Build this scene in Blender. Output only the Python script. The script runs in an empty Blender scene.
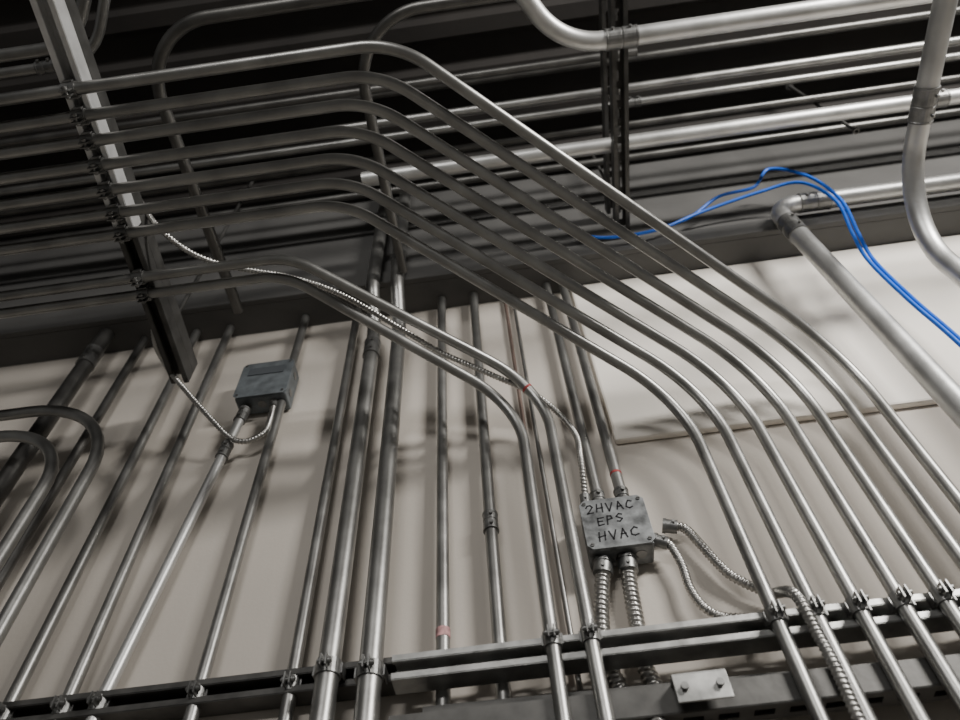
import bpy, math, random
from mathutils import Vector, Matrix
random.seed(4)
SC=bpy.context.scene
# ---------------------------------------------------------------- materials
def mat(name, col, metal=0.0, rough=0.5, nscale=20, var=0.12, bump=0.0, bscale=60, stretch=(1,1,1), rvar=0.1):
    m=bpy.data.materials.new(name); m.use_nodes=True; nt=m.node_tree; b=nt.nodes['Principled BSDF']
    tc=nt.nodes.new('ShaderNodeTexCoord'); mp=nt.nodes.new('ShaderNodeMapping'); mp.inputs['Scale'].default_value=stretch
    nt.links.new(tc.outputs['Object'],mp.inputs['Vector'])
    n=nt.nodes.new('ShaderNodeTexNoise'); n.inputs['Scale'].default_value=nscale; n.inputs['Detail'].default_value=6
    nt.links.new(mp.outputs[0],n.inputs['Vector'])
    r=nt.nodes.new('ShaderNodeValToRGB'); e=r.color_ramp.elements
    e[0].position=.3; e[1].position=.7
    e[0].color=tuple(max(0,c*(1-var)) for c in col)+(1,); e[1].color=tuple(min(1,c*(1+var)) for c in col)+(1,)
    nt.links.new(n.outputs['Fac'],r.inputs[0]); nt.links.new(r.outputs[0],b.inputs['Base Color'])
    mr=nt.nodes.new('ShaderNodeMapRange'); mr.inputs['To Min'].default_value=max(.02,rough-rvar); mr.inputs['To Max'].default_value=min(1,rough+rvar)
    nt.links.new(n.outputs['Fac'],mr.inputs['Value']); nt.links.new(mr.outputs[0],b.inputs['Roughness'])
    b.inputs['Metallic'].default_value=metal
    if bump:
        n2=nt.nodes.new('ShaderNodeTexNoise'); n2.inputs['Scale'].default_value=bscale; nt.links.new(tc.outputs['Object'],n2.inputs['Vector'])
        bp=nt.nodes.new('ShaderNodeBump'); bp.inputs['Strength'].default_value=bump; bp.inputs['Distance'].default_value=.002
        nt.links.new(n2.outputs['Fac'],bp.inputs['Height']); nt.links.new(bp.outputs[0],b.inputs['Normal'])
    return m
GALV=mat('galvanized_steel',(.34,.337,.325),.88,.38,14,.22,.08,90,rvar=.07)
BRT=mat('bright_galvanized',(.58,.58,.57),.8,.42,12,.15,.08,90,rvar=.07)
DRK=mat('dark_galvanized',(.15,.147,.14),.88,.42,14,.25,.1,90)
ZINC=mat('zinc_fitting',(.23,.23,.225),.88,.42,40,.25,.15,150)
COP=mat('dull_copper',(.24,.175,.15),.6,.45,20,.2)
RED=mat('faded_red_tape',(.42,.06,.06),0,.7,60,.4)
PNK=mat('pink_label',(.50,.28,.28),0,.7,80,.5)
MS=[GALV,BRT,DRK,ZINC,COP,RED,PNK]
STR=mat('strut_steel',(.36,.36,.35),.85,.42,25,.3,.15,80)
STRD=mat('dark_strut',(.09,.088,.084),.6,.5,25,.3,.15,80)
STRW=mat('white_strut',(.74,.74,.74),.5,.38,25,.12,.1,80)
BOX=mat('box_galvanized',(.21,.218,.222),.5,.52,45,.55,.2,60)
BOXB=mat('box_blue_grey',(.15,.168,.18),.4,.5,35,.3,.2,60)
FLX=mat('flex_armour',(.46,.45,.43),.95,.34,60,.2)
INK=mat('marker_ink',(.008,.008,.01),0,.8)
BLUE=mat('blue_jacket',(.012,.13,.66),0,.4,20,.1)
WALL=mat('beige_wall_paint',(.56,.515,.46),0,.75,3,.05,.15,120)
LITWALL=mat('painted_lit_wall',(.90,.85,.775),0,.7,3,.03,.12,120)  # lighter cream: brightness of the lit upper wall put into the colour
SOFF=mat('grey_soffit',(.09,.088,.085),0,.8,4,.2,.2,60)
DECK=mat('dark_deck',(.022,.019,.017),.1,.8,6,.3,.2,60)
FLOOR=mat('concrete_floor',(.32,.31,.29),0,.7,4,.2,.3,40)
# ---------------------------------------------------------------- mesh builder
class MB:
    def __init__(s): s.v=[]; s.f=[]; s.m=[]; s.sm=[]
    def add(s,v,f,m=0,smooth=False):
        o=len(s.v); s.v+= [tuple(x) for x in v]
        for q in f: s.f.append([o+i for i in q]); s.m.append(m); s.sm.append(smooth)
    def box(s,c,a,b,n,la,lb,ln,m=0):
        c=Vector(c);vs=[]
        for i in(-1,1):
            for j in(-1,1):
                for k in(-1,1): vs.append(c+a*(i*la/2)+b*(j*lb/2)+n*(k*ln/2))
        s.add(vs,[(0,1,3,2),(4,6,7,5),(0,4,5,1),(2,3,7,6),(0,2,6,4),(1,5,7,3)],m)
    def obj(s,name,mats,parent=None,solid=0,bevel=0):
        me=bpy.data.meshes.new(name); me.from_pydata(s.v,[],s.f)
        for m in mats: me.materials.append(m)
        for p,m,sm in zip(me.polygons,s.m,s.sm): p.material_index=m; p.use_smooth=sm
        me.update(); o=bpy.data.objects.new(name,me); SC.collection.objects.link(o)
        if solid:
            md=o.modifiers.new('thick','SOLIDIFY'); md.thickness=solid; md.offset=0
        if bevel:
            md=o.modifiers.new('bev','BEVEL'); md.width=bevel; md.segments=2; md.limit_method='ANGLE'
        if parent: o.parent=parent
        return o
def empty(name,loc=(0,0,0)):
    e=bpy.data.objects.new(name,None); e.empty_display_size=.05; SC.collection.objects.link(e); return e
def fillet(pts,Rr,seg=14):
    pts=[Vector(p) for p in pts]; out=[pts[0]]
    for i in range(1,len(pts)-1):
        p=pts[i]; A=pts[i-1]-p; B=pts[i+1]-p; la,lb=A.length,B.length; a=A/la; b=B/lb
        ang=a.angle(b); turn=math.pi-ang
        if turn<0.02: out.append(p); continue
        t=min(Rr*math.tan(turn/2),.48*la,.48*lb); r=t/math.tan(turn/2)
        c=p+(a+b).normalized()*(r/math.sin(ang/2)); s=(p+a*t-c).normalized(); e=(p+b*t-c).normalized()
        for k in range(seg+1): out.append(c+s.slerp(e,k/seg)*r)
    out.append(pts[-1]); return out
def frames(path):
    n=len(path); T=[]
    for i in range(n):
        a=path[max(0,i-1)]; b=path[min(n-1,i+1)]; T.append((b-a).normalized())
    u=T[0].orthogonal().normalized(); fr=[]
    for i in range(n):
        u=(u-T[i]*u.dot(T[i])).normalized(); fr.append((T[i],u,T[i].cross(u)))
    return fr
def sweep(mb,path,r,seg=20,m=0,caps=True,rf=None):
    fr=frames(path); vs=[]; fs=[]
    for i,p in enumerate(path):
        T,u,w=fr[i]
        for k in range(seg):
            a=2*math.pi*k/seg; rr=rf(i,a) if rf else r
            vs.append(p+(u*math.cos(a)+w*math.sin(a))*rr)
    for i in range(len(path)-1):
        for k in range(seg):
            k2=(k+1)%seg; fs.append((i*seg+k,i*seg+k2,(i+1)*seg+k2,(i+1)*seg+k))
    mb.add(vs,fs,m,True)
    if caps:
        mb.add(vs[:seg],[tuple(range(seg))[::-1]],m); mb.add(vs[-seg:],[tuple(range(seg))],m)
def near(path,q):
    q=Vector(q); best=None
    for i in range(len(path)-1):
        a,b=path[i],path[i+1]; d=b-a; L=d.length
        t=max(0,min(1,(q-a).dot(d)/(L*L))); x=a+d*t; e=(x-q).length
        if best is None or e<best[0]: best=(e,x,d/L)
    return best[1],best[2]
def coupling(mb,p,t,r,L=None):
    L=L or max(.045,r*3.4); h=L/2
    prof=[(-h,r+.0005),(-h,r+.0035),(-h+.004,r+.0035),(-h+.005,r+.0025),(-.003,r+.0025),(-.002,r+.0012),(.002,r+.0012),(.003,r+.0025),(h-.005,r+.0025),(h-.004,r+.0035),(h,r+.0035),(h,r+.0005)]
    u=t.orthogonal().normalized(); w=t.cross(u); seg=24; vs=[];fs=[]
    for (a,rr) in prof:
        for k in range(seg):
            an=2*math.pi*k/seg; vs.append(p+t*a+(u*math.cos(an)+w*math.sin(an))*rr)
    for i in range(len(prof)-1):
        for k in range(seg):
            k2=(k+1)%seg; fs.append((i*seg+k,i*seg+k2,(i+1)*seg+k2,(i+1)*seg+k))
    mb.add(vs,fs,3,False)
    n=Vector((.15,-1,-.3)); n=(n-t*n.dot(t)).normalized()
    for a in(-h*.55,h*.55):
        c=p+t*a+n*(r+.002); sweep(mb,[c,c+n*.006],.0042,8,3)
def clamp(mb,p,t,r,n):
    n=(n-t*n.dot(t)).normalized(); s=t.cross(n); L=.026; seg=24; vs=[];fs=[]
    ro=r+.0028; w=L/2
    for a in(-w,w):
        for rr in(r+.0004,ro):
            for k in range(seg):
                an=2*math.pi*k/seg; vs.append(p+t*a+(n*math.cos(an)+s*math.sin(an))*rr)
    for k in range(seg):
        k2=(k+1)%seg
        fs+=[(seg+k,seg+k2,3*seg+k2,3*seg+k),(k,k2,seg+k2,seg+k),(2*seg+k,3*seg+k,3*seg+k2,2*seg+k2)]
    mb.add(vs,fs,3,False)
    for sg in(-1,1):
        mb.box(p+n*(r+.008)+s*(sg*.0045),t,n,s,L*.8,.017,.0022,3)
        mb.box(p-n*(r*.45)+s*(sg*(r+.004)),t,n,s,L*.7,r*1.4,.0025,3)
    sweep(mb,[p+n*(r+.009)-s*.012,p+n*(r+.009)+s*.012],.0028,10,3)
    sweep(mb,[p+n*(r+.009)+s*.0062,p+n*(r+.009)+s*.011],.0056,6,3)
    sweep(mb,[p+n*(r+.009)-s*.0095,p+n*(r+.009)-s*.0058],.0056,6,3)
def conduit(pts,r=.0118,R=.13,cl=(),cp=(),m=0,name='emt_conduit',tape=(),tm=5,tl=.006):
    pa=fillet(pts,R); mb=MB(); sweep(mb,pa,r,24,m)
    for q in cp: x,t=near(pa,q); coupling(mb,x,t,r)
    for q in cl:
        n=Vector((0,-1,0))
        if len(q)==4: n=Vector((0,0,-1)); q=q[:3]
        x,t=near(pa,q); clamp(mb,x,t,r,n)
    for q in tape: x,t=near(pa,q); sweep(mb,[x-t*tl,x+t*tl],r+.0006,20,tm)
    return mb.obj(name,MS)
# ---------------------------------------------------------------- room shell
def slab(name,x0,x1,y0,y1,z0,z1,m,bev=0):
    mb=MB(); mb.box(((x0+x1)/2,(y0+y1)/2,(z0+z1)/2),Vector((1,0,0)),Vector((0,1,0)),Vector((0,0,1)),x1-x0,y1-y0,z1-z0)
    return mb.obj(name,[m],bevel=bev)
slab('floor',-4,4,-4,1.4,-.1,0,FLOOR)
slab('wall_back',-4,4,1.127,1.3,0,4.35,WALL)
slab('lit_wall_panel',.215,4,1.108,1.127,2.832,3.53,LITWALL,.006)  # added slab; its lower edge stands in for a shadow edge on the wall
slab('wall_soffit',-4,4,1.03,1.127,3.53,4.35,SOFF)
slab('trim_soffit_flange',-4,4,1.012,1.03,3.53,3.60,SOFF,.003)
mb=MB(); prof=[]; y=-3.2
while y<1.4:
    prof+=[(y,4.24),(y+.07,4.24),(y+.09,4.20),(y+.135,4.20)]; y+=.155
vs=[];fs=[]
for x in(-4,4):
    for (yy,zz) in prof: vs.append((x,yy,zz))
n=len(prof)
for i in range(n-1): fs.append((i,i+1,n+i+1,n+i))
mb.add(vs,fs); mb.obj('ceiling',[DECK],solid=.003)
# ---------------------------------------------------------------- conduits
YB=1.03; YW=1.095; H=3.1; ZT=3.53
cx=[.361,.421,.487,.553,.615,.680,.743]; zb=[2.843,2.859,2.876,2.894,2.911,2.929,2.947]
ux=[-.298,-.276,-.252,-.228,-.201,-.169,-.131]; uy=[.586,.538,.488,.435,.385,.336,.285]
def tx(y): return -.753-.058*(y-.128)/.864
for i in range(7):
    conduit([(cx[i],YB,0),(cx[i],YB,zb[i]),(ux[i],uy[i],H),(-2.9,uy[i],H)],R=.20,
            cl=[(cx[i],YB,2.296),(tx(uy[i]),uy[i],H,1)],cp=[(-1.15-.05*(i%3),uy[i],H)])
conduit([(.014,YB,0),(.014,YB,2.893),(-.470,.735,H),(-2.9,.735,H)],R=.18,cl=[(.014,YB,2.30),(tx(.735),.735,H,1)])
conduit([(.074,YB,0),(.074,YB,2.947),(-.447,.693,H),(-2.9,.693,H)],R=.18,cl=[(.074,YB,2.30),(tx(.693),.693,H,1)],cp=[(-1.2,.693,H)],tape=[(.045,1.01,2.93)],tl=.003)
conduit([(-1.185,1.06,0),(-1.185,1.06,ZT)],r=.022,m=2,cp=[(-1.18,1.06,3.40)],cl=[(-1.185,1.06,2.32)])
conduit([(-1.080,YW,0),(-1.080,YW,ZT)],m=2,cl=[(-1.08,YW,2.32)])
conduit([(-.918,YW,0),(-.918,YW,ZT)],cl=[(-.918,YW,2.32)])
conduit([(-.814,YW,0),(-.814,YW,ZT)],cl=[(-.81,YW,2.32)])
conduit([(-.79,YW,0),(-.752,YW,2.32),(-.676,YW,3.098)],R=.5,m=1,cl=[(-.75,YW,2.32)],cp=[(-.718,YW,2.95),(-.678,YW,3.08)])
conduit([(-.583,YW,0),(-.583,YW,ZT)],cl=[(-.583,YW,2.318)],tape=[(-.58,YW,3.17)],tl=.004)
conduit([(-.423,YW,0),(-.423,YW,ZT)],cl=[(-.423,YW,2.315)])
conduit([(-.352,1.060,0),(-.352,1.060,3.34),(-.352,.985,3.48),(-.352,.985,4.195)],r=.019,cp=[(-.352,1.06,3.25)],cl=[(-.352,1.06,2.313)])
conduit([(-.282,1.060,0),(-.282,1.060,3.34),(-.282,.985,3.48),(-.282,.985,4.195)],r=.0195,cl=[(-.282,1.06,2.30)],cp=[(-.282,.985,3.62)])
conduit([(-.169,YW,0),(-.169,YW,ZT)],r=.0122,tape=[(-.169,YW,2.38)],tm=6,tl=.009)
conduit([(-.073,YW,0),(-.073,YW,ZT)],r=.0125,cp=[(-.073,YW,2.62)])
conduit([(.059,1.115,0),(.042,1.115,ZT)],r=.005,name='thin_conduit')
conduit([(.030,1.115,0),(.018,1.115,ZT)],r=.005,m=4,name='copper_tube')
conduit([(.145,YW,2.614),(.145,YW,ZT)],cp=[(.145,YW,2.64)])
conduit([(.193,YW,2.614),(.193,YW,ZT)],cp=[(.193,YW,2.64)],tape=[(.193,YW,2.71)],tl=.003)
conduit([(-.900,.97,0),(-.900,.97,3.035),(-2.9,.97,3.035)],r=.0135,R=.25)
conduit([(-.985,.97,0),(-.985,.97,2.95),(-2.9,.97,2.95)],r=.0135,R=.20)
conduit([(.832,.975,0),(.832,.975,3.60),(3.2,.975,3.60)],r=.026,R=.07,cp=[(.832,.975,3.45),(.95,.975,3.60)],m=1,name='rigid_conduit')
conduit([(1.034,.92,0),(1.034,.92,3.3),(1.03,-2.2,3.3)],r=.024,R=.22,cp=[(1.03,.62,3.3)],m=1,name='rigid_conduit')
def xrun(y,z,r,x0=-3.2,x1=3.2,m=0,cp=()): conduit([(x0,y,z),(x1,y,z)],r=r,m=m,cp=[(c,y,z) for c in cp],name='overhead_conduit')
xrun(.758,3.7,.022,x0=-.35,m=1,cp=(1.3,)); xrun(.79,3.95,.012,m=2); xrun(.722,3.95,.012,cp=(.5,)); xrun(.661,3.9,.013,m=0); xrun(.600,4.0,.012,m=2)
xrun(.56,3.9,.012,x1=.5,m=2); xrun(.88,3.9,.012,m=2)
conduit([(3.2,.448,3.6),(.24,.448,3.6),(-.10,-.1,3.6)],r=.024,R=.2,cp=[(.395,.448,3.6)],m=1,name='overhead_conduit')
conduit([(-.741,1.0,3.45),(-.741,.242,3.45),(3.2,.242,3.45)],r=.015,R=.17,m=2,name='overhead_conduit')
conduit([(-.261,.97,3.5),(-.261,.294,3.5),(3.2,.294,3.5)],r=.014,R=.17,m=2,name='overhead_conduit')
conduit([(-2.9,.251,3.4),(-.865,.251,3.4),(-.62,-.10,3.4)],r=.014,R=.15,name='overhead_conduit')
conduit([(-2.9,.303,3.5),(-.881,.303,3.5),(-.63,-.10,3.5)],r=.012,R=.15,cp=[(-1.0,.303,3.5)],name='overhead_conduit')
# ---------------------------------------------------------------- struts
def strut(name,p0,p1,o,W=.041,Hh=.041,m=STR,slots=True):
    p0=Vector(p0);p1=Vector(p1);o=Vector(o);L=(p1-p0).length;a=(p1-p0)/L; s=a.cross(o)
    mb=MB(); h=W/2
    def strip(c,d1,w): mb.add([p0+c,p0+c+d1*w,p1+c+d1*w,p1+c],[(0,1,2,3)])
    base=-o*Hh
    for sg in(-1,1):
        strip(base+s*(sg*h),o,Hh); strip(s*(sg*h),-s*sg,.0095); strip(s*(sg*(h-.0095)),-o,.007)
    if slots:
        P=.0508; n=int(L/P)
        def q(u0,u1,v0,v1): mb.add([p0+base+a*u+s*v for u,v in((u0,v0),(u1,v0),(u1,v1),(u0,v1))],[(0,1,2,3)])
        q(0,L,-h,-.0075); q(0,L,.0075,h)
        for i in range(n): q(i*P,i*P+.021,-.0075,.0075)
        q(n*P,L,-.0075,.0075)
    else: strip(base-s*h,s,W)
    return mb.obj(name,[m],solid=.0026)
strut('strut_channel',(-.243,1.042,2.293),(3.2,1.042,2.293),(0,-1,0))
strut('strut_channel',(-.243,1.0625,2.212),(3.2,1.0625,2.196),(0,0,1),m=STRD)
strut('strut_channel',(-3.2,1.083,2.318),(-.2,1.083,2.318),(0,-1,0),m=STRD)
strut('strut_channel',(-.2,1.083,2.225),(3.2,1.083,2.165),(0,-1,0),m=STRD)
strut('trapeze_strut',(-.690,-.8,3.1125),(tx(.585),.585,3.1125),(0,0,-1),m=STRW)
strut('trapeze_strut',(tx(.588),.588,3.1125),(-.811,.995,3.1125),(0,0,-1),m=STRD)
strut('trapeze_strut',(-.690,-.8,3.195),(-.811,.995,3.195),(0,0,1),m=STRD)
strut('trapeze_strut',(.400,-.8,3.625),(.395,1.0,3.625),(0,0,-1),m=STRD)
strut('trapeze_strut',(.400,-.8,3.76),(.395,1.0,3.76),(0,0,-1),m=STRD)
def rod(x,y,z0,z1,r=.005): 
    mb=MB(); sweep(mb,[Vector((x,y,z0)),Vector((x,y,z1))],r,10,0)
    sweep(mb,[Vector((x,y,z0)),Vector((x,y,z0+.009))],.010,6,0); sweep(mb,[Vector((x,y,z1-.012)),Vector((x,y,z1))],.014,8,0)
    mb.obj('threaded_hanger_rod',[STRD])
rod(-.80,.86,3.196,4.20); rod(-.70,-.6,3.196,4.20); rod(.397,.95,3.80,4.20); rod(.40,.1,3.80,4.20); rod(1.09,.816,3.69,4.20)
# ---------------------------------------------------------------- flex
def crom(P,step):
    P=[Vector(p) for p in P]; P=[P[0]*2-P[1]]+P+[P[-1]*2-P[-2]]; d=[]
    for i in range(1,len(P)-2):
        for k in range(24):
            t=k/24; a,b,c,e=P[i-1],P[i],P[i+1],P[i+2]
            d.append(.5*((2*b)+(c-a)*t+(2*a-5*b+4*c-e)*t*t+(3*b-a-3*c+e)*t**3))
    d.append(P[-2]); out=[d[0]]; acc=0
    for i in range(len(d)-1):
        L=(d[i+1]-d[i]).length; pos=step-acc
        while pos<=L: out.append(d[i].lerp(d[i+1],pos/L)); pos+=step
        acc=L-(pos-step)
    return out
def flex(P,r=.0075,pitch=.0075,con=(1,1),name='flexible_metal_conduit',nseg=12):
    st=pitch/5; pa=crom(P,st); mb=MB()
    def rf(i,a): return r*(1-.12*(1+math.cos(2*math.pi*(i/5)+a)))
    sweep(mb,pa,r,nseg,0,True,rf)
    for e,flag in((0,con[0]),(-1,con[1])):
        if flag:
            p=pa[e]; t=(pa[1]-pa[0] if e==0 else pa[-2]-pa[-1]).normalized()
            sweep(mb,[p-t*.006,p+t*.018],r+.0035,16,1); sweep(mb,[p-t*.009,p-t*.003],r+.0065,6,1)
            n=Vector((0,-1,0)); n=(n-t*n.dot(t)).normalized(); sweep(mb,[p+t*.01+n*r,p+t*.01+n*(r+.008)],.003,8,1)
    return mb.obj(name,[FLX,ZINC])
flex([(-.80,.56,3.26),(-.735,.60,3.16),(-.672,.662,3.130),(-.595,.709,3.128),(-.469,.754,3.125),(-.358,.798,3.093),(-.232,.876,3.038),(-.148,.930,3.0),(-.042,.982,2.963),(.06,1.035,2.925),(.122,1.058,2.824),(.124,1.05,2.72),(.118,1.085,2.63)],.0072,con=(0,1))
flex([(-.80,.74,3.22),(-.835,.86,3.14),(-.835,.95,3.13),(-.785,1.0,3.076),(-.730,1.04,3.02),(-.680,1.075,2.975),(-.640,1.085,2.962),(-.602,1.085,2.985),(-.595,1.085,3.03),(-.600,1.09,3.108)],.0072,con=(0,1))
flex([(.234,1.09,2.521),(.252,1.09,2.510),(.262,1.09,2.461),(.263,1.09,2.407),(.279,1.09,2.363),(.318,1.092,2.344),(.40,1.094,2.342)],.0085,con=(1,0))
flex([(.262,1.10,2.562),(.291,1.10,2.552),(.310,1.1,2.508),(.325,1.1,2.467),(.346,1.1,2.428),(.40,1.1,2.38)],.0095,con=(1,0))
flex([(.126,1.095,2.484),(.115,1.1,2.438),(.103,1.105,2.378),(.098,1.108,2.312),(.109,1.108,2.258),(.131,1.1,2.206),(.150,1.04,2.14),(.165,1.02,2.05),(.17,1.02,1.8)],.0145,.0095,con=(1,0),nseg=18)
flex([(.170,1.095,2.484),(.164,1.1,2.432),(.160,1.105,2.36),(.155,1.108,2.305),(.165,1.108,2.25),(.20,1.105,2.15),(.23,1.1,1.95)],.0145,.0095,con=(1,0),nseg=18)
flex([(.378,1.062,2.36),(.392,1.0,2.31),(.398,1.0,2.236),(.400,1.0,2.18),(.402,1.01,2.1),(.41,1.02,1.9)],.0095,con=(0,0))
# ---------------------------------------------------------------- blue cables
def cable(P,r,name='blue_data_cable'):
    mb=MB(); sweep(mb,crom(P,.01),r,10); return mb.obj(name,[BLUE])
cable([(.215,.99,3.686),(.317,.985,3.575),(.479,.985,3.573),(.631,.98,3.64),(.81,.95,3.66),(.919,.925,3.633),(.956,.925,3.485),(.918,.93,3.299),(.890,.93,3.156),(.888,.93,2.966),(.897,.93,2.757),(.90,.93,2.2)],.0048)
cable([(.50,.985,3.58),(.60,.985,3.63),(.70,.96,3.69),(.80,.94,3.68),(.87,.92,3.75),(.950,.92,3.66),(.966,.92,3.48),(.930,.93,3.29),(.902,.93,3.15),(.899,.93,2.96),(.907,.93,2.75),(.911,.93,2.2)],.0048)
# ---------------------------------------------------------------- junction boxes
X=Vector((1,0,0));Yv=Vector((0,1,0));Zv=Vector((0,0,1))
def jbox(name,x0,x1,z0,z1,yf,yb,m):
    e=empty(name); cx_,cz=(x0+x1)/2,(z0+z1)/2; w=x1-x0;h=z1-z0
    mb=MB(); mb.box((cx_,(yf+yb)/2+.002,cz),X,Yv,Zv,w-.006,yb-yf-.004,h-.006); mb.obj('body',[m],e,bevel=.004)
    mb=MB(); c=.010; pts=[(-w/2+c,-h/2),(w/2-c,-h/2),(w/2,-h/2+c),(w/2,h/2-c),(w/2-c,h/2),(-w/2+c,h/2),(-w/2,h/2-c),(-w/2,-h/2+c)]
    vs=[(cx_+a,yf-.002,cz+b) for a,b in pts]+[(cx_+a,yf+.001,cz+b) for a,b in pts]
    mb.add(vs,[tuple(range(8)),tuple(range(15,7,-1))]+[(i,8+i,8+(i+1)%8,(i+1)%8) for i in range(8)]); mb.obj('cover_plate',[m],e,bevel=.0008)
    mb=MB()
    for a,b in((-1,-1),(1,-1),(1,1),(-1,1)):
        p=Vector((cx_+a*(w/2-.010),yf-.002,cz+b*(h/2-.010))); sweep(mb,[p,p-Yv*.0022],.0038,14,0)
        mb.box(p-Yv*.0025,X,Yv,Zv,.006,.0004,.001,1)
    for zz,nn in((z0,-1),(z1,1)):
        for k in(-.28,0,.28):
            p=Vector((cx_+k*w,(yf+yb)/2,zz-nn*.003)); sweep(mb,[p,p+Zv*nn*.001],.011,18,0)
    for nn,xx in((-1,x0),(1,x1)):
        for k in(-.25,.25):
            p=Vector((xx-nn*.003,(yf+yb)/2,cz+k*h)); sweep(mb,[p,p+X*nn*.001],.011,18,0)
    mb.obj('screws_and_knockouts',[ZINC,INK],e)
    return e
E=jbox('labelled_junction_box',.101,.225,2.494,2.614,1.062,1.122,BOX)
GL={'2':[[(0,.75),(.15,1),(.5,1),(.6,.7),(.05,.05),(0,0),(.7,.08)]],'H':[[(0,0),(.08,1)],[(.55,0),(.66,1.05)],[(0,.45),(.62,.58)]],'V':[[(0,1),(.25,0),(.7,1.05)]],
'A':[[(0,0),(.3,1.05),(.65,0)],[(.08,.35),(.6,.45)]],'C':[[(.65,.85),(.35,1),(.05,.65),(.05,.2),(.35,0),(.65,.18)]],'E':[[(.65,1),(.05,.95),(0,0),(.65,.05)],[(0,.5),(.5,.55)]],
'P':[[(0,-.05),(.05,1),(.5,1),(.6,.65),(.05,.45)]],'S':[[(.6,.9),(.3,1),(.05,.75),(.55,.35),(.3,0),(0,.1)]]}
mb=MB()
for txt,x,z,s,sl in(('2HVAC',.114,2.580,.020,.03),('EPS',.130,2.548,.019,.09),('HVAC',.126,2.511,.021,.05)):
    x0=x
    for ch in txt:
        for st in GL[ch]:
            P=[Vector((x+a*s*.9+random.uniform(-.001,.001),1.0596,z+b*s+(x-x0)*sl+random.uniform(-.0012,.0012))) for a,b in st]
            for a,b in zip(P[:-1],P[1:]):
                d=(b-a).normalized(); mb.box((a+b)/2,d,Yv,d.cross(Yv),(b-a).length+.0018,.0004,.0028)
        x+=s*.94
mb.obj('marker_writing',[INK],E)
E2=jbox('small_junction_box',-.700,-.562,3.110,3.258,1.062,1.122,BOXB)
mb=MB(); mb.box((-.631,1.0585,3.215),X,Yv,Zv,.095,.002,.03,0); mb.obj('cover_label',[mat('dark_label',(.09,.10,.11),.3,.5)],E2)
e=empty('beam_clamp_bracket')
mb=MB(); mb.box((.215,1.012,2.187),X,Yv,Zv,.078,.003,.042); mb.box((.215,1.03,2.209),X,Yv,Zv,.078,.036,.003); mb.obj('plate',[STR],e,bevel=.001)
mb=MB()
for x in(.19,.24): sweep(mb,[Vector((x,1.012,2.187)),Vector((x,1.003,2.187))],.006,6,0)
mb.obj('bolts',[ZINC],e)
# ---------------------------------------------------------------- lights, world, camera
def area(name,loc,tgt,sx,sy,en,col):
    l=bpy.data.lights.new(name,'AREA'); l.shape='RECTANGLE'; l.size=sx; l.size_y=sy; l.energy=en; l.color=col
    o=bpy.data.objects.new(name,l); SC.collection.objects.link(o); o.location=loc
    o.rotation_euler=(Vector(tgt)-Vector(loc)).to_track_quat('-Z','Y').to_euler(); return o
area('fluorescent_light_right',(1.9,-.8,3.7),(.7,1.1,2.8),.8,.2,92,(1,.97,.92))
area('fill_light_rear',(-.4,-2.4,3.4),(-.1,1.1,2.5),1.2,.2,34,(1,.98,.95))  # unseen lamp added as fill from behind the camera
w=bpy.data.worlds.new('world'); SC.world=w; w.use_nodes=True; bg=w.node_tree.nodes['Background']; bg.inputs[0].default_value=(.76,.75,.73,1); bg.inputs[1].default_value=.14
cd=bpy.data.cameras.new('camera'); cd.lens=27.75; cd.sensor_width=36; cd.clip_start=.01
cd.dof.use_dof=True; cd.dof.focus_distance=1.45; cd.dof.aperture_fstop=2.8
co=bpy.data.objects.new('camera',cd); SC.collection.objects.link(co); co.location=(0,0,1.6); co.rotation_euler=(2.53816,.04448,.1272)
SC.camera=co
